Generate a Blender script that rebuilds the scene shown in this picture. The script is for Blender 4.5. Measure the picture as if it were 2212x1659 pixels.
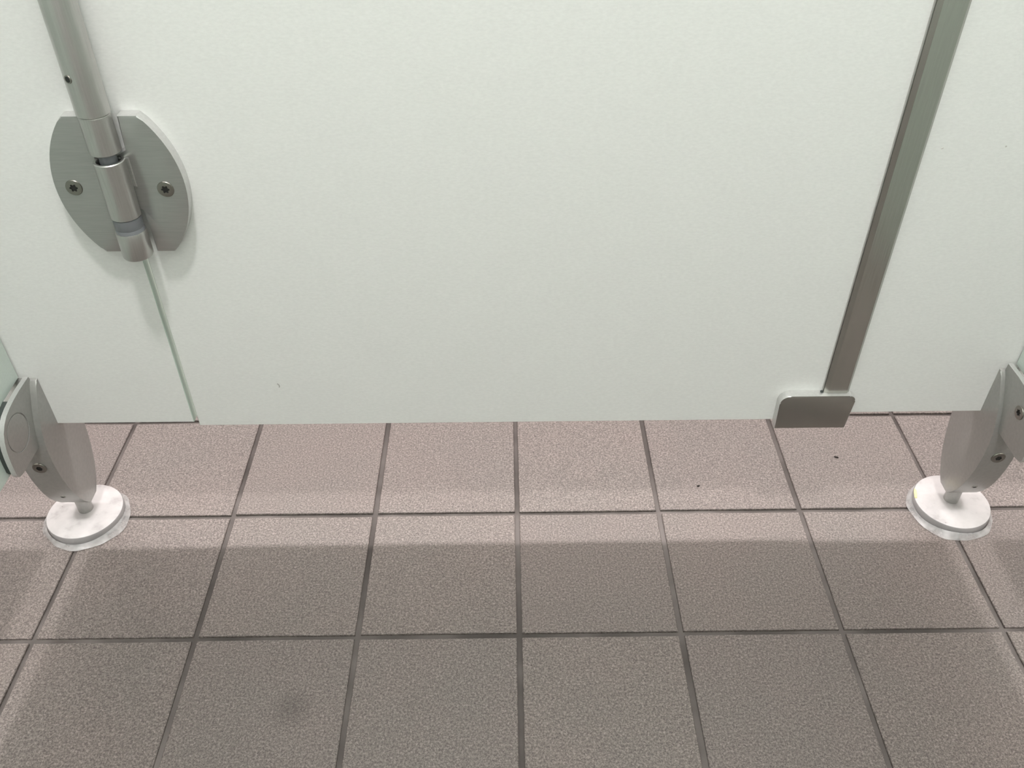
import bpy, bmesh, math, random
from mathutils import Vector, Matrix
for o in list(bpy.data.objects): bpy.data.objects.remove(o, do_unlink=True)
S = bpy.context.scene
COL = S.collection
random.seed(7)

# ------------------------------------------------------------------ camera
PITCH, YAW, ROLL, FPX = 0.692865, 0.007517, -0.005502, 1895.34
cam_d = bpy.data.cameras.new('camera'); cam = bpy.data.objects.new('camera', cam_d); COL.objects.link(cam)
fw = Vector((math.sin(YAW)*math.cos(PITCH), math.cos(YAW)*math.cos(PITCH), -math.sin(PITCH)))
r0 = Vector((math.cos(YAW), -math.sin(YAW), 0)); u0 = r0.cross(fw)
rt = math.cos(ROLL)*r0 + math.sin(ROLL)*u0; up = -math.sin(ROLL)*r0 + math.cos(ROLL)*u0
m = Matrix((rt, up, -fw)).transposed().to_4x4(); m.translation = Vector((-0.009357, -0.627170, 0.698439))
cam.matrix_world = m
cam_d.sensor_width = 36.0; cam_d.lens = 36.0*FPX/2212.0; cam_d.clip_start = 0.01
S.camera = cam

# ------------------------------------------------------------------ world, exposure
W = bpy.data.worlds.new('world'); S.world = W; W.use_nodes = True
W.node_tree.nodes['Background'].inputs[0].default_value = (0.9, 0.93, 1, 1)
W.node_tree.nodes['Background'].inputs[1].default_value = 0.02
S.view_settings.view_transform = 'Standard'; S.view_settings.look = 'None'
S.view_settings.gamma = 1; S.view_settings.use_curve_mapping = False
S.view_settings.exposure = 0.0
LAMP_COL = (1.0, 0.97, 0.965)
TUBE_COL = (1.0, 0.94, 0.94)
DOWNLIGHT_W = 33.5
TUBE_W = 84.0
CEIL = 2.6
X0, X1, Y0, Y1 = -1.35, 1.35, -1.5, 1.65

# ------------------------------------------------------------------ materials
MATS = {}
def mat(name, base, rough=.5, metal=0.0, spec=.5):
    if name in MATS: return MATS[name]
    M = bpy.data.materials.new(name); M.use_nodes = True
    b = M.node_tree.nodes['Principled BSDF']
    b.inputs['Base Color'].default_value = (*base, 1); b.inputs['Roughness'].default_value = rough
    b.inputs['Metallic'].default_value = metal; b.inputs['Specular IOR Level'].default_value = spec
    MATS[name] = M
    return M
def nd(M, t, **kw):
    n = M.node_tree.nodes.new(t)
    for k, v in kw.items(): setattr(n, k, v)
    return n
def lk(M, a, b): M.node_tree.links.new(a, b)
def ramp(M, src, stops):
    r = nd(M, 'ShaderNodeValToRGB'); e = r.color_ramp.elements
    while len(e) < len(stops): e.new(.5)
    for i, (p, c) in enumerate(stops): e[i].position = p; e[i].color = (*c, 1)
    lk(M, src, r.inputs[0]); return r.outputs[0]
def noise(M, vec, scale, detail=2, rough=.5):
    n = nd(M, 'ShaderNodeTexNoise'); n.inputs['Scale'].default_value = scale
    n.inputs['Detail'].default_value = detail; n.inputs['Roughness'].default_value = rough
    if vec is not None: lk(M, vec, n.inputs['Vector'])
    return n
def mix(M, a, b, f, mode='MIX'):
    n = nd(M, 'ShaderNodeMix', data_type='RGBA', blend_type=mode)
    for s, v in ((n.inputs[0], f), (n.inputs[6], a), (n.inputs[7], b)):
        if isinstance(v, (int, float)): s.default_value = v
        elif isinstance(v, tuple): s.default_value = (*v, 1)
        else: lk(M, v, s)
    return n.outputs[2]
def bump(M, h, strength, dist):
    n = nd(M, 'ShaderNodeBump'); n.inputs['Strength'].default_value = strength; n.inputs['Distance'].default_value = dist
    lk(M, h, n.inputs['Height']); return n.outputs[0]
def bs(M): return M.node_tree.nodes['Principled BSDF']

def make_tile():
    M = mat('speckled_stone_tile', (.3, .27, .25), .55)
    pos = nd(M, 'ShaderNodeNewGeometry').outputs['Position']
    n1 = noise(M, pos, 520, 3, .62); n2 = noise(M, pos, 1150, 2, .6)
    a = ramp(M, n1.outputs[0], [(.30, (.05, .042, .037)), (.45, (.175, .152, .137)), (.58, (.365, .325, .296)), (.72, (.66, .60, .555))])
    b = ramp(M, n2.outputs[0], [(.32, (.08, .068, .060)), (.52, (.265, .232, .210)), (.70, (.50, .45, .415))])
    c = mix(M, a, b, .5)
    big = noise(M, pos, 7, 3, .6)
    tint = ramp(M, big.outputs[0], [(.35, (.965, .975, .965)), (.65, (1.035, 1.01, 1.0))])
    c = mix(M, c, tint, 1.0, 'MULTIPLY')
    oi = nd(M, 'ShaderNodeObjectInfo')
    rt_ = ramp(M, oi.outputs['Random'], [(0, (.965, .96, .965)), (1, (1.03, 1.02, 1.01))])
    c = mix(M, c, rt_, 1.0, 'MULTIPLY')
    # round grey stain on one tile
    vd = nd(M, 'ShaderNodeVectorMath', operation='DISTANCE'); lk(M, pos, vd.inputs[0]); vd.inputs[1].default_value = (-.1981, -.2211, 0)
    mp = nd(M, 'ShaderNodeMapRange'); mp.inputs[1].default_value = .004; mp.inputs[2].default_value = .020
    mp.inputs[3].default_value = .74; mp.inputs[4].default_value = 1.0; lk(M, vd.outputs['Value'], mp.inputs[0])
    comb = nd(M, 'ShaderNodeCombineColor')
    for i in range(3): lk(M, mp.outputs[0], comb.inputs[i])
    c = mix(M, c, comb.outputs[0], 1.0, 'MULTIPLY')
    c = mix(M, c, (.575, .56, .572), 1.0, 'MULTIPLY')
    lk(M, c, bs(M).inputs['Base Color'])
    lk(M, bump(M, n1.outputs[0], .35, .0006), bs(M).inputs['Normal'])
    return M
def make_grout():
    M = mat('grey_grout', (.15, .125, .115), .9, spec=.2)
    pos = nd(M, 'ShaderNodeNewGeometry').outputs['Position']
    n = noise(M, pos, 9, 3, .6)
    c = ramp(M, n.outputs[0], [(.32, (.055, .048, .044)), (.5, (.10, .088, .082)), (.68, (.165, .146, .138))])
    f = noise(M, pos, 900, 2)
    lk(M, c, bs(M).inputs['Base Color']); lk(M, bump(M, f.outputs[0], .3, .0004), bs(M).inputs['Normal'])
    return M
def make_satin(name, base, trans_col, trans):
    M = mat(name, base, .38, spec=.4)
    pos = nd(M, 'ShaderNodeNewGeometry').outputs['Position']
    sc = nd(M, 'ShaderNodeVectorMath', operation='MULTIPLY'); lk(M, pos, sc.inputs[0]); sc.inputs[1].default_value = (.42, .42, 1.0)
    n = noise(M, sc.outputs[0], 640, 3, .6)
    c = ramp(M, n.outputs[0], [(.3, tuple(v*.965 for v in base)), (.7, tuple(min(1, v*1.03) for v in base))])
    lk(M, c, bs(M).inputs['Base Color'])
    lk(M, bump(M, n.outputs[0], .16, .0005), bs(M).inputs['Normal'])
    t = nd(M, 'ShaderNodeBsdfTranslucent'); t.inputs[0].default_value = (*trans_col, 1)
    mx = nd(M, 'ShaderNodeMixShader'); mx.inputs[0].default_value = trans
    out = M.node_tree.nodes['Material Output']
    lk(M, bs(M).outputs[0], mx.inputs[1]); lk(M, t.outputs[0], mx.inputs[2]); lk(M, mx.outputs[0], out.inputs[0])
    return M
def make_alu(name, base, rough, metal, stretch=(1, 1, .04), sc=900):
    M = mat(name, base, rough, metal)
    pos = nd(M, 'ShaderNodeNewGeometry').outputs['Position']
    s = nd(M, 'ShaderNodeVectorMath', operation='MULTIPLY'); lk(M, pos, s.inputs[0]); s.inputs[1].default_value = stretch
    n = noise(M, s.outputs[0], sc, 2)
    c = ramp(M, n.outputs[0], [(.3, tuple(v*.95 for v in base)), (.7, tuple(v*1.04 for v in base))])
    lk(M, c, bs(M).inputs['Base Color'])
    lk(M, bump(M, n.outputs[0], .08, .0003), bs(M).inputs['Normal'])
    return M

TILE = make_tile(); GROUT = make_grout()
SATIN = make_satin('white_satin_glass', (.875, .878, .86), (.82, .86, .82), .08)
SATIN_SIDE = make_satin('green_satin_glass', (.745, .81, .765), (.62, .76, .68), .2)
EDGE = mat('green_glass_edge', (.54, .63, .565), .3)
ALU = make_alu('anodised_aluminium', (.53, .52, .505), .33, .88)
ALU_FLAT = make_alu('satin_aluminium_plate', (.44, .438, .425), .28, .75, (.06, 1, 1))
ALU_CAST = make_alu('cast_aluminium', (.40, .395, .38), .36, .62, (1, 1, 1), 300)
ALU_DARK = make_alu('grey_profile_aluminium', (.41, .40, .375), .25, .95)
ALU_BAR = make_alu('grey_bar_aluminium', (.46, .45, .42), .25, .92)
LIT_EDGE = make_alu('lit_edge_aluminium', (.66, .655, .645), .34, .62, (1, 1, 1), 500)  # plate aluminium painted lighter on the rims, standing in for overhead light on them
STEEL = mat('screw_steel', (.30, .285, .26), .32, 1.0)
DARK = mat('socket_dark', (.02, .019, .018), .6)
RUBBER = mat('dark_rubber', (.05, .06, .055), .7)
BUSH = mat('grey_plastic_bush', (.19, .195, .21), .45)
PAINT = mat('wall_paint', (.78, .77, .74), .7)
BACK = mat('pale_wall_tile', (.84, .83, .82), .5)
CEILM = mat('ceiling_white', (.85, .85, .83), .8)
LAMPW = mat('lamp_white_metal', (.85, .85, .85), .4)
YEL = mat('yellow_residue', (.72, .62, .25), .6)
def make_disc():
    M = mat('white_worn_disc', (.76, .74, .73), .5)
    pos = nd(M, 'ShaderNodeNewGeometry').outputs['Position']
    n = noise(M, pos, 60, 4, .6); f = noise(M, pos, 240, 3, .6)
    c = ramp(M, n.outputs[0], [(.28, (.30, .285, .28)), (.45, (.39, .372, .37)), (.7, (.43, .41, .405))])
    d = ramp(M, f.outputs[0], [(.235, (.25, .24, .23)), (.275, (1, 1, 1))])
    lk(M, mix(M, c, d, 1.0, 'MULTIPLY'), bs(M).inputs['Base Color'])
    return M
DISC = make_disc()
RIM = mat('disc_rim_grey', (.33, .32, .32), .5, .3)
def make_seal():
    M = mat('milky_sealant', (.46, .455, .45), .3)
    pos = nd(M, 'ShaderNodeNewGeometry').outputs['Position']
    n = noise(M, pos, 70, 2, .5)
    a = ramp(M, n.outputs[0], [(.35, (.34, .34, .34)), (.65, (.60, .60, .60))])
    lk(M, a, bs(M).inputs['Alpha'])
    return M
SEAL = make_seal()
def emis(name, col, st):
    M = mat(name, (.9, .9, .9), .5); b = bs(M)
    b.inputs['Emission Color'].default_value = (*col, 1); b.inputs['Emission Strength'].default_value = st
    return M

# ------------------------------------------------------------------ helpers
def link(name, me, parent=None):
    o = bpy.data.objects.new(name, me); COL.objects.link(o)
    if parent is not None: o.parent = parent
    return o
def finish(name, bm, mats, parent=None, smooth=None, loc=None):
    bmesh.ops.recalc_face_normals(bm, faces=bm.faces[:])
    me = bpy.data.meshes.new(name); bm.to_mesh(me); bm.free()
    for M in (mats if isinstance(mats, (list, tuple)) else [mats]): me.materials.append(M)
    if smooth is not None:
        me.polygons.foreach_set('use_smooth', [True]*len(me.polygons)); me.set_sharp_from_angle(angle=math.radians(smooth))
    o = link(name, me, parent)
    return o
def thing(name, label, cat, loc=(0, 0, 0), group=None):
    o = link(name, None); o.location = loc; return tag(o, label, cat, group)
def tag(o, label=None, cat=None, group=None, kind=None):
    for k, v in (('label', label), ('category', cat), ('group', group), ('kind', kind)):
        if v: o[k] = v
    return o
def off(bm, v):
    bmesh.ops.translate(bm, verts=bm.verts[:], vec=-Vector(v)); return bm
def box(bm, a, b):
    vs = [bm.verts.new((x, y, z)) for x in (a[0], b[0]) for y in (a[1], b[1]) for z in (a[2], b[2])]
    fs = []
    for q in ((0, 1, 3, 2), (4, 6, 7, 5), (0, 4, 5, 1), (2, 3, 7, 6), (0, 2, 6, 4), (1, 5, 7, 3)):
        fs.append(bm.faces.new([vs[i] for i in q]))
    return fs
AX = {'x': lambda a, b, d: Vector((d, a, b)), 'y': lambda a, b, d: Vector((a, d, b)), 'z': lambda a, b, d: Vector((a, b, d))}
def prism(bm, pts, axis, d0, d1, bev=0, seg=2):
    f = AX[axis]
    lo = [bm.verts.new(f(a, b, d0)) for a, b in pts]; hi = [bm.verts.new(f(a, b, d1)) for a, b in pts]
    n = len(pts); c0 = bm.faces.new(lo); c1 = bm.faces.new(hi[::-1])
    for i in range(n): bm.faces.new([lo[i], hi[i], hi[(i+1) % n], lo[(i+1) % n]])
    if bev:
        es = list(c0.edges)+list(c1.edges)
        bmesh.ops.bevel(bm, geom=es, offset=bev, segments=seg, affect='EDGES', profile=.5, clamp_overlap=True)
def lathe(bm, prof, c=(0, 0, 0), n=40, mtx=None, caps=True):
    rings = []
    for r, z in prof:
        rings.append([bm.verts.new((r*math.cos(2*math.pi*i/n), r*math.sin(2*math.pi*i/n), z)) for i in range(n)])
    new = [v for q in rings for v in q]
    for a, b in zip(rings, rings[1:]):
        for i in range(n): bm.faces.new([a[i], a[(i+1) % n], b[(i+1) % n], b[i]])
    if caps: bm.faces.new(rings[0][::-1]); bm.faces.new(rings[-1])
    M = Matrix.Translation(c) @ (mtx.to_4x4() if mtx else Matrix.Identity(4))
    bmesh.ops.transform(bm, matrix=M, verts=new)
    return new
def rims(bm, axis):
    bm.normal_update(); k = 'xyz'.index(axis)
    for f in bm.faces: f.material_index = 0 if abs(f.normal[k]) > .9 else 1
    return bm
def facing(nrm): return Vector((0, 0, 1)).rotation_difference(Vector(nrm).normalized()).to_matrix()
def holed_plate(bm, outline, hole, axis, d_front, d_back, d_floor):
    """plate with a shallow round recess on the d_front side"""
    f = AX[axis]
    fo = [bm.verts.new(f(a, b, d_front)) for a, b in outline]; fh = [bm.verts.new(f(a, b, d_front)) for a, b in hole]
    eo = [bm.edges.new((fo[i], fo[(i+1) % len(fo)])) for i in range(len(fo))]
    eh = [bm.edges.new((fh[i], fh[(i+1) % len(fh)])) for i in range(len(fh))]
    bmesh.ops.triangle_fill(bm, use_beauty=True, use_dissolve=False, edges=eo+eh)
    inner = set(fh)
    for fc in [x for x in bm.faces if set(x.verts) <= inner]: bm.faces.remove(fc)
    bo = [bm.verts.new(f(a, b, d_back)) for a, b in outline]; bh = [bm.verts.new(f(a, b, d_floor)) for a, b in hole]
    for F, B in ((fo, bo), (fh, bh)):
        n = len(F)
        for i in range(n): bm.faces.new([F[i], F[(i+1) % n], B[(i+1) % n], B[i]])
    bm.faces.new(bo); bm.faces.new(bh)
def arc(cx, cy, r, a0, a1, n):
    return [(cx+r*math.cos(math.radians(a0+(a1-a0)*i/n)), cy+r*math.sin(math.radians(a0+(a1-a0)*i/n))) for i in range(n+1)]
def screw(parent, c, nrm, r, base, torx=True, label=None):
    """countersunk screw: ring-edged head with a six-lobed (or hex) recess; a socket sub-piece is its dark floor"""
    R = facing(nrm); N = 48
    bm = bmesh.new()
    def ring(fn, z): return [bm.verts.new((fn(i)*math.cos(2*math.pi*i/N), fn(i)*math.sin(2*math.pi*i/N), z)) for i in range(N)]
    lob = (lambda i: r*.43*(1+.18*math.cos(6*2*math.pi*i/N))) if torx else (lambda i: r*.46*math.cos(math.pi/6)/math.cos((2*math.pi*i/N) % (math.pi/3)-math.pi/6))
    rs = [ring(lambda i: r, -.0004), ring(lambda i: r, .0003), ring(lambda i: r*.95, .0008), ring(lambda i: r*.86, .0009), ring(lob, .0009), ring(lob, .00012)]
    for a, b in zip(rs, rs[1:]):
        for i in range(N):
            f = bm.faces.new([a[i], a[(i+1) % N], b[(i+1) % N], b[i]])
            if b is rs[-1]: f.material_index = 1
    f = bm.faces.new(rs[-1]); f.material_index = 1
    bmesh.ops.transform(bm, matrix=Matrix.Translation(Vector(c)-Vector(base)) @ R.to_4x4(), verts=bm.verts[:])
    o = finish('screw', bm, [STEEL, DARK], parent, 30)
    if label: o['label'] = label
    return o

# ------------------------------------------------------------------ room shell
bm = bmesh.new(); box(bm, (X0, Y0, -.06), (X1, Y1, -.0028)); floor = finish('floor', bm, GROUT)
tag(floor, 'dark grey grout bed under square stone-look floor tiles', 'floor', kind='structure')
T, J = .15, .0050
def tile_bm(bm, w, d):
    prism(bm, [(-w/2, -d/2), (w/2, -d/2), (w/2, d/2), (-w/2, d/2)], 'z', -.009, 0)
    top = [e for e in bm.edges if all(abs(v.co.z) < 1e-6 for v in e.verts)]
    bmesh.ops.bevel(bm, geom=top, offset=.0006, segments=1, affect='EDGES')
tbm = bmesh.new(); tile_bm(tbm, T-J, T-J); bmesh.ops.recalc_face_normals(tbm, faces=tbm.faces[:])
tile_me = bpy.data.meshes.new('tile'); tbm.to_mesh(tile_me); tbm.free(); tile_me.materials.append(TILE)
far = bmesh.new()
for j in range(-10, 11):
    for i in range(-9, 9):
        x, y = (i+.5)*T, (j+.5)*T
        dz = random.uniform(-.0004, .0001)
        dx, dy = random.uniform(-.0004, .0004), random.uniform(-.0004, .0004)
        rz = random.uniform(-.0018, .0018)
        if -7 <= j <= 7:
            o = link('tile', tile_me, floor); o.location = (x+dx, y+dy, dz); o.rotation_euler = (0, 0, rz)
        else:
            b2 = bmesh.new(); box(b2, (x-(T-J)/2, y-(T-J)/2, -.009), (x+(T-J)/2, y+(T-J)/2, 0))
            me = bpy.data.meshes.new('tmp'); b2.to_mesh(me); b2.free(); far.from_mesh(me); bpy.data.meshes.remove(me)
o = finish('tile_field', far, TILE, floor); o['kind'] = 'stuff'

for name, a, b, M, lab in (
    ('wall_back', (X0-.1, Y0-.1, -.06), (X1+.1, Y0, CEIL), BACK, 'pale wall behind the cubicle'),
    ('wall_front', (X0-.1, Y1, -.06), (X1+.1, Y1+.1, CEIL), mat('grey_aisle_wall', (.36, .35, .34), .6), 'grey painted wall across the aisle'),
    ('wall_left', (X0-.1, Y0, -.06), (X0, Y1, CEIL), PAINT, 'off-white painted wall at the left end of the cubicles'),
    ('wall_right', (X1, Y0, -.06), (X1+.1, Y1, CEIL), PAINT, 'off-white painted wall at the right end of the cubicles'),
    ('ceiling', (X0-.1, Y0-.1, CEIL), (X1+.1, Y1+.1, CEIL+.08), CEILM, 'plain white ceiling above the cubicles')):
    bm = bmesh.new(); box(bm, a, b); o = finish(name, bm, M); tag(o, lab, name.split('_')[0], kind='structure')

# ------------------------------------------------------------------ lamps
def downlight(x, y, lab):
    t = thing('ceiling_downlight', lab, 'lamp', (x, y, CEIL), 'round downlights over the cubicles')
    bm = bmesh.new(); lathe(bm, [(.085, 0), (.125, 0), (.127, -.006), (.12, -.012), (.1, -.012), (.085, -.004)], n=48, caps=False)
    bm.faces.ensure_lookup_table(); finish('trim_ring', bm, LAMPW, t, 40)
    bm = bmesh.new(); lathe(bm, [(.098, -.001), (.098, -.0035)], n=48); finish('diffuser', bm, emis('downlight_diffuser', LAMP_COL, 6), t)
    L = bpy.data.lights.new('downlight_glow', 'AREA'); L.shape = 'DISK'; L.size = .19; L.energy = DOWNLIGHT_W; L.color = LAMP_COL
    l = link('downlight_glow', L, t); l.location = (0, 0, -.014)
downlight(-.98, -.66, 'round white downlight over the neighbouring cubicle on the hinge side')
downlight(0, -.66, 'round white downlight over the middle cubicle')
downlight(.98, -.66, 'round white downlight over the neighbouring cubicle on the stop-bar side')
t = thing('tube_luminaire', 'long white tube light fitting over the aisle beyond the door', 'lamp', (0, .86, CEIL))
bm = bmesh.new(); prism(bm, [(-.085, 0), (-.085, -.035), (-.07, -.05), (.07, -.05), (.085, -.035), (.085, 0)], 'x', -1.28, 1.28); finish('housing', bm, LAMPW, t)
bm = bmesh.new(); box(bm, (-1.25, -.06, -.054), (1.25, .06, -.0505)); finish('diffuser', bm, emis('tube_diffuser', TUBE_COL, 6), t)
L = bpy.data.lights.new('tube_glow', 'AREA'); L.shape = 'RECTANGLE'; L.size = 2.48; L.size_y = .12; L.energy = TUBE_W; L.color = TUBE_COL
l = link('tube_glow', L, t); l.location = (0, 0, -.056)

# ------------------------------------------------------------------ glass partition panels and door
PF, PB, TOP = -.003, .007, 2.1           # inner face, outer face, top of the glass
def pane(name, pts, axis, d0, d1, face, lab, cat):
    bm = bmesh.new(); prism(bm, pts, axis, d0, d1, .0005, 1)
    bm.normal_update(); k = 0 if axis == 'x' else 1
    for f in bm.faces: f.material_index = 0 if abs(f.normal[k]) > .95 else 1
    o = finish(name, bm, [face, EDGE]); return tag(o, lab, cat)
def rect(a0, b0, a1, b1): return [(a0, b0), (a1, b0), (a1, b1), (a0, b1)]
pane('front_panel', rect(X0+.004, .1372, -.3079, TOP), 'y', PF, PB, SATIN, 'fixed white satin glass panel left of the door, carrying the hinge', 'glass panel')
door = pane('cubicle_door', rect(-.3036, .1328, .2972, TOP), 'y', PF, PB, SATIN, 'wide white satin glass cubicle door in the middle', 'door')
panel_r = pane('front_panel', rect(.3005, .1408, X1-.004, TOP), 'y', PF, PB, SATIN, 'fixed white satin glass panel right of the grey stop bar', 'glass panel')
def side(xi, s, zb, lab):
    pts = [(Y0+.003, zb), (-.0375, zb), (-.0375, zb+.058), (-.0045, zb+.058), (-.0045, TOP), (Y0+.003, TOP)]
    pane('side_panel', pts, 'x', min(xi, xi+s*.010), max(xi, xi+s*.010), SATIN_SIDE, lab, 'glass panel')
side(-.4535, -1, .137, 'greenish satin glass side partition at the left edge')
side(.4555, 1, .141, 'greenish satin glass side partition at the right edge')

# ------------------------------------------------------------------ hinge
HX, HZ, AY = -.3025, .3875, -.0190       # lens centre, knuckle axis
PY0, PY1 = -.0130, -.0031
h = thing('door_hinge', 'satin aluminium lens-shaped hinge screwed to door and left panel', 'hinge', (HX, PF, HZ))
hb = (HX, PF, HZ)
def lens_side(s, n=22):
    Rr, c = .0835, -.034
    a = math.degrees(math.asin(.0565/Rr))
    return [(HX+s*(c+Rr*math.cos(math.radians(t))), HZ+Rr*math.sin(math.radians(t))) for t in [a-2*a*i/n for i in range(n+1)]]
L_ = lens_side(-1); R_ = lens_side(1)
bm = bmesh.new()
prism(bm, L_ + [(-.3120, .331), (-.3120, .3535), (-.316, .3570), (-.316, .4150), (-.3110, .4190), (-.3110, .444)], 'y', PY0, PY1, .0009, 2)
o = finish('leaf', off(rims(bm, 'y'), hb), [ALU_FLAT, LIT_EDGE], h, 30); o['label'] = 'left half of the lens-shaped hinge plate'; leafL = o
bm = bmesh.new()
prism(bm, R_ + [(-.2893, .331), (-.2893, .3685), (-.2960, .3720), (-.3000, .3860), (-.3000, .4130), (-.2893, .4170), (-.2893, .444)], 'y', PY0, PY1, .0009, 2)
o = finish('leaf', off(rims(bm, 'y'), hb), [ALU_FLAT, LIT_EDGE], h, 30); o['label'] = 'right half of the lens-shaped hinge plate'; leafR = o
KC = (-.3022, AY)
def knuckle(name, prof, M, parent=h, base=hb, caps=True, lab=None):
    bm = bmesh.new(); lathe(bm, prof, (KC[0], KC[1], 0), 56, None, caps); o = finish(name, off(bm, base), M, parent, 35)
    if lab: o['label'] = lab
    return o
kr = .0113
knuckle('knuckle', [(.0090, .4225), (.0090, .4195), (kr-.0005, .4195), (kr, .4200), (kr, .4478), (kr-.0006, .4484), (.002, .4484)], ALU, caps=False)
knuckle('knuckle', [(.0088, .3900), (.0088, .4120), (.0092, .4128), (kr-.0006, .4128), (kr, .4122), (kr, .3672), (kr-.0005, .3667), (.002, .3667)], ALU, caps=False)
knuckle('pin', [(.0064, .398), (.0064, .430)], BUSH, lab='grey hinge pin')
knuckle('bushing', [(.0085, .3667), (.0108, .3663), (.0108, .3580), (.0106, .3575), (.0108, .3570), (.0108, .3542), (.008, .3540)], BUSH, lab='blue-grey plastic bushing ring')
knuckle('end_cap', [(.0090, .3545), (kr+.0002, .3545), (kr+.0004, .3538), (kr+.0004, .3330), (kr-.0002, .3318), (kr-.0014, .3312), (.001, .3311)], ALU)
# cheeks joining each barrel to its leaf
for x0, x1, z0, z1 in ((-.3135, -.306, .4205, .444), (-.3135, -.306, .3325, .3530), (-.2985, -.2895, .3880, .4120)):
    bm = bmesh.new(); prism(bm, rect(x0, z0, x1, z1), 'y', -.0165 if x0 < -.31 else -.0138, PY1, .0006, 1); finish('web', off(bm, hb), ALU_FLAT, h, 30)
screw(leafL, (-.3379, PY0, .3877), (0, -1, 0), .0064, hb)
screw(leafR, (-.2687, PY0, .3857), (0, -1, 0), .0064, hb)

# ------------------------------------------------------------------ hinge tube
tb = (KC[0], KC[1], .4486)
ht = thing('hinge_tube', 'long round aluminium tube rising above the hinge', 'tube', tb)
bm = bmesh.new(); lathe(bm, [(.0080, .4486), (.0112, .4486), (.0118, .4492), (.0118, 2.08), (.0108, 2.085)], (KC[0], KC[1], 0), 64)
finish('tube', off(bm, tb), ALU, ht, 35)
hole = Vector((-.3072, -.02985, .4769)); hn = (hole-Vector((KC[0], KC[1], .4769))).normalized()
bm = bmesh.new(); lathe(bm, [(.0018, .0001), (.0024, .0004), (.0029, .0003), (.0032, -.0008)], hole, 24, facing(hn), False)
sl = finish('set_screw', off(bm, tb), STEEL, ht, 40)
bm = bmesh.new(); lathe(bm, [(.0025, -.0008), (.0025, .00025)], hole, 24, facing(hn)); finish('socket', off(bm, tb), DARK, sl)

# ------------------------------------------------------------------ door stop profile with end cap
db = (.297, PF, .130)
dp = thing('stop_profile', 'grey aluminium stop bar with square end bracket at the door edge', 'profile', db)
bm = bmesh.new(); prism(bm, [(.2854, -.0031), (.2856, -.0060), (.2892, -.0080), (.3066, -.0080), (.3090, -.0060), (.3092, -.0031)], 'z', .1692, 2.09)
finish('bar', off(bm, db), ALU_BAR, dp)
bm = bmesh.new(); box(bm, (.2847, -.0050, .1692), (.2854, -.0031, 2.09)); finish('seal_lip', off(bm, db), ALU, dp)
pts = [(.2450, .1290), (.3128, .1290)] + arc(.3150-.0065, .1690-.0065, .0065, 0, 90, 8) + arc(.2450+.0095, .1690-.0095, .0095, 90, 180, 8)
bm = bmesh.new(); prism(bm, pts, 'y', -.0120, -.0031, .0008, 2); cap = finish('end_bracket', off(rims(bm, 'y'), db), [ALU_DARK, LIT_EDGE], dp, 30)
bm = bmesh.new(); lathe(bm, [(.0010, 0), (.0016, .0012), (.0006, .0022)], (.2838, -.0060, .1688), 12); finish('plug', off(bm, db), RUBBER, cap)

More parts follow.
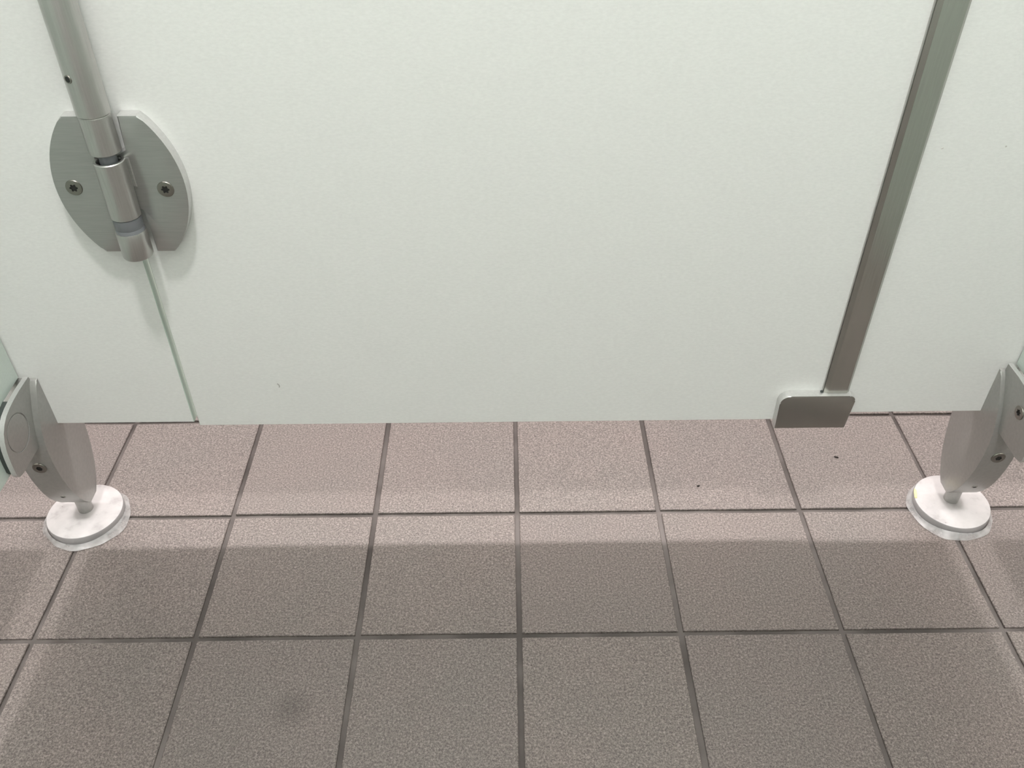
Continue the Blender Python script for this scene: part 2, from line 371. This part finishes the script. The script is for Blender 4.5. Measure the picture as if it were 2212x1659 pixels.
# ------------------------------------------------------------------ adjustable corner feet
ARC = [(-.0030, .1935), (-.0065, .1925), (-.0095, .1890), (-.0155, .1795), (-.0215, .1690), (-.0265, .1585), (-.0305, .1480), (-.0330, .1380), (-.0342, .1270),
       (-.0342, .1160), (-.0334, .1040), (-.0316, .0900), (-.0288, .0770), (-.0252, .0640), (-.0208, .0530), (-.0150, .0425), (-.0095, .0345), (-.0060, .0310)]
def arc_y(z):
    for (y0, z0), (y1, z1) in zip(ARC, ARC[1:]):
        if z1 <= z <= z0: return y0+(y1-y0)*(z0-z)/(z0-z1)
    return ARC[0][0]
def foot(cx, s, slot_z, plate_in, panel_in, dz, dark_screw, lab):
    """s = +1: the side partition lies towards -x (left foot), -1: mirrored"""
    b = (cx, 0, 0); t = thing('partition_foot', lab, 'foot', b)
    YC = .002
    near = [(y, z) for y, z in ARC]; farr = [(2*YC-y-.001, z) for y, z in ARC]
    outl = [(PF-.0001, .1935), *[p for p in near if p[0] < PF-.0001]] + farr[::-1]
    outl = [p for p in outl if not (p[0] > PB and p[1] > .1934)]
    outl = near[1:] + farr[:0:-1] + [(PB+.0001, .1925), (PB+.0001, slot_z-.0002), (PF-.0001, slot_z-.0002), (PF-.0001, .1935)]
    bm = bmesh.new(); prism(bm, outl, 'x', cx-.0150, cx+.0150, .0009, 2)
    body = finish('leg_body', off(bm, b), ALU_CAST, t, 28)
    # stem and base disc
    bm = bmesh.new(); lathe(bm, [(.0074, .0105), (.0074, .036)], (cx, .003, 0), 32); finish('stem', off(bm, b), ALU_CAST, t, 35)
    bm = bmesh.new(); lathe(bm, [(.0372, .0004), (.0380, .0016), (.0382, .0100), (.0376, .0112), (.0370, .0115)], (cx, 0, 0), 72)
    bm.normal_update()
    for f in bm.faces: f.material_index = 0 if f.normal.z > .5 else 1
    disc = finish('base_disc', off(bm, b), [DISC, RIM], t, 30)
    # irregular bead of sealant around the disc
    bm = bmesh.new(); N = 72; rings = []
    rnd = random.Random(11 if s > 0 else 23)
    ph = [rnd.uniform(0, 6.28) for _ in range(5)]
    for k, (rr, zz) in enumerate(((.0375, .0012), (.0386, .0052), (.0410, .0030), (1, .0009))):
        rg = []
        for i in range(N):
            a = 2*math.pi*i/N
            w = .0438 + .0014*math.sin(2*a+ph[0]) + .0008*math.sin(5*a+ph[1]) + .0004*math.sin(11*a+ph[2]) + rnd.uniform(-.0002, .0002)
            r = w if rr == 1 else rr
            rg.append(bm.verts.new((cx+r*math.cos(a), r*math.sin(a)-.001, zz+(0 if rr == 1 else .0012*math.sin(3*a+ph[3])*(k > 0)))))
        rings.append(rg)
    for A, B in zip(rings, rings[1:]):
        for i in range(N): bm.faces.new([A[i], A[(i+1) % N], B[(i+1) % N], B[i]])
    o = finish('sealant_ring', off(bm, b), SEAL, t, 60); o['label'] = 'irregular milky sealant bead around the base disc'
    # clamp plate on the side partition
    z0, z1 = .136+dz, .1970+dz
    edge = [(arc_y(z)-.0003, z) for z in [z0+(min(z1, .1930)-z0)*i/10 for i in range(11)]]
    rim = [(-.0060, .1970), (-.0260, .1971), (-.0380, .1963), (-.0470, .1950), (-.0550, .1929), (-.0620, .1893), (-.0680, .1840), (-.0718, .1775),
           (-.0744, .1700), (-.0758, .1620), (-.0766, .1530), (-.0768, .1420), (-.0745, .1378), (-.0670, .1360)]
    outl = edge + [(y, z+dz) for y, z in rim]
    pf, pb = plate_in, plate_in-s*.0046
    bm = bmesh.new()
    if dark_screw:
        prism(bm, outl, 'x', min(pf, pb), max(pf, pb), .0006, 1)
        plate = finish('clamp_plate', off(rims(bm, 'x'), b), [ALU_CAST, LIT_EDGE], t, 25)
        screw(plate, (pf, -.0470, .1775), (s, 0, 0), .0066, b, label='steel screw in the clamp plate')
    else:
        holed_plate(bm, outl, arc(-.0505, .1692, .0182, 0, 350, 35), 'x', pf, pb, pf-s*.0010)
        plate = finish('clamp_plate', off(rims(bm, 'x'), b), [ALU_CAST, LIT_EDGE], t, 25)
        bm = bmesh.new(); lathe(bm, [(.0172, 0), (.0172, .0006), (.0168, .0009)], (pf-s*.0010, -.0505, .1692), 40, facing((s, 0, 0)))
        o = finish('cover_cap', off(bm, b), ALU_CAST, plate, 30); o['label'] = 'round blank cover cap set into the clamp plate'
    cy, cz = -.045, .166+dz
    gk = [(cy+(y-cy)*.93, cz+(z-cz)*.94) for y, z in outl]
    gk = [(min(y, -.0380), z) for y, z in gk]
    g2 = [gk[0]]
    for p in gk[1:]:
        if (Vector(p)-Vector(g2[-1])).length > .0012: g2.append(p)
    gx0, gx1 = pb-s*.0001, panel_in+s*.0001
    bm = bmesh.new(); prism(bm, g2, 'x', min(gx0, gx1), max(gx0, gx1)); finish('gasket', off(bm, b), RUBBER, plate)
    # screws in the curved front of the leg
    def on_arc(z, d=.0003):
        y = arc_y(z); k = (arc_y(z+.004)-arc_y(z-.004))/.008
        n = Vector((0, -1, k)).normalized(); return (cx, y+n.y*d, z+n.z*d), n
    p, n = on_arc(.1085); screw(body, p, n, .0066, b, torx=False)
    p, n = on_arc(.0558, .0001)
    bm = bmesh.new(); lathe(bm, [(.0016, .0001), (.0020, .0003), (.0027, .0002), (.0029, -.0006)], p, 20, facing(n), False)
    sc = finish('set_screw', off(bm, b), STEEL, body, 40)
    bm = bmesh.new(); lathe(bm, [(.0019, -.0006), (.0019, .0002)], p, 20, facing(n)); finish('socket', off(bm, b), DARK, body)
    return t, disc
fl, dl = foot(-.4525, 1, .1372, -.4435, -.4535, 0.0, False, 'aluminium panel foot on a white disc at the left, clamp with blank round cap')
fr, dr = foot(.4580, -1, .1408, .4470, .4555, .0045, True, 'aluminium panel foot on a white disc at the right, clamp with a screw')
# yellow residue on the right disc's rim
bm = bmesh.new()
pts = [(.4204, .0050), (.4228, .0046), (.4246, .0100), (.4262, .0165), (.4240, .0190), (.4218, .0140)]
pts = [(.4580+(x-.4580)*(.0379/math.hypot(x-.458, y) if i in (0, 4, 5) else 1), y*(.0379/math.hypot(x-.458, y) if i in (0, 4, 5) else 1)) for i, (x, y) in enumerate(pts)]
prism(bm, pts, 'z', .0113, .0121, .0003, 1); o = finish('residue', off(bm, (.458, 0, 0)), YEL, fr, 40); o['label'] = 'yellow fleck of old sealant on the disc rim'

# ------------------------------------------------------------------ crumbs on the floor
def crumb(x, y, a, ln, w, lab):
    bm = bmesh.new(); rnd = random.Random(int(x*1e4)); n = 12; lo = []; hi = []
    for i in range(n):
        t = 2*math.pi*i/n; k = 1+rnd.uniform(-.25, .25)
        px, py = ln*k*math.cos(t), w*k*math.sin(t); c, s_ = math.cos(a), math.sin(a)
        lo.append((px*c-py*s_, px*s_+py*c))
    prism(bm, lo, 'z', -.0005, .0008, .0004, 1)
    o = finish('dirt_crumb', bm, mat('dark_dirt', (.03, .025, .022), .9), None, 40); o.location = (x, y, 0.0003)
    tag(o, lab, 'crumb', 'dark crumbs on the floor tiles')
crumb(.3621, .0785, -.4, .0024, .0010, 'dark crumb on the floor tile below the end bracket and right panel')
crumb(.1982, .0364, .2, .0016, .0009, 'dark crumb on the floor tile under the right half of the door')

# ------------------------------------------------------------------ small dirt marks on the glass
def mark(parent, pts, w, col):
    bm = bmesh.new()
    for (x0, z0), (x1, z1) in zip(pts, pts[1:]):
        d = Vector((x1-x0, z1-z0)).normalized()*w; n = Vector((-d.y, d.x))
        prism(bm, [(x0-n.x, z0-n.y), (x1-n.x, z1-n.y), (x1+n.x, z1+n.y), (x0+n.x, z0+n.y)], 'y', PF-.0003, PF+.0001)
    finish('dirt_mark', bm, mat('mark_%d' % int(col*100), (col, col*.97, col*.92), .8), parent)
mark(door, [(-.2208, .1836), (-.2196, .1826), (-.2192, .1808), (-.2196, .1792)], .00035, .45)
mark(panel_r, [(.3712, .4098), (.3722, .4102)], .0005, .55)
mark(panel_r, [(.3228, .4086), (.3242, .4092)], .0005, .66)
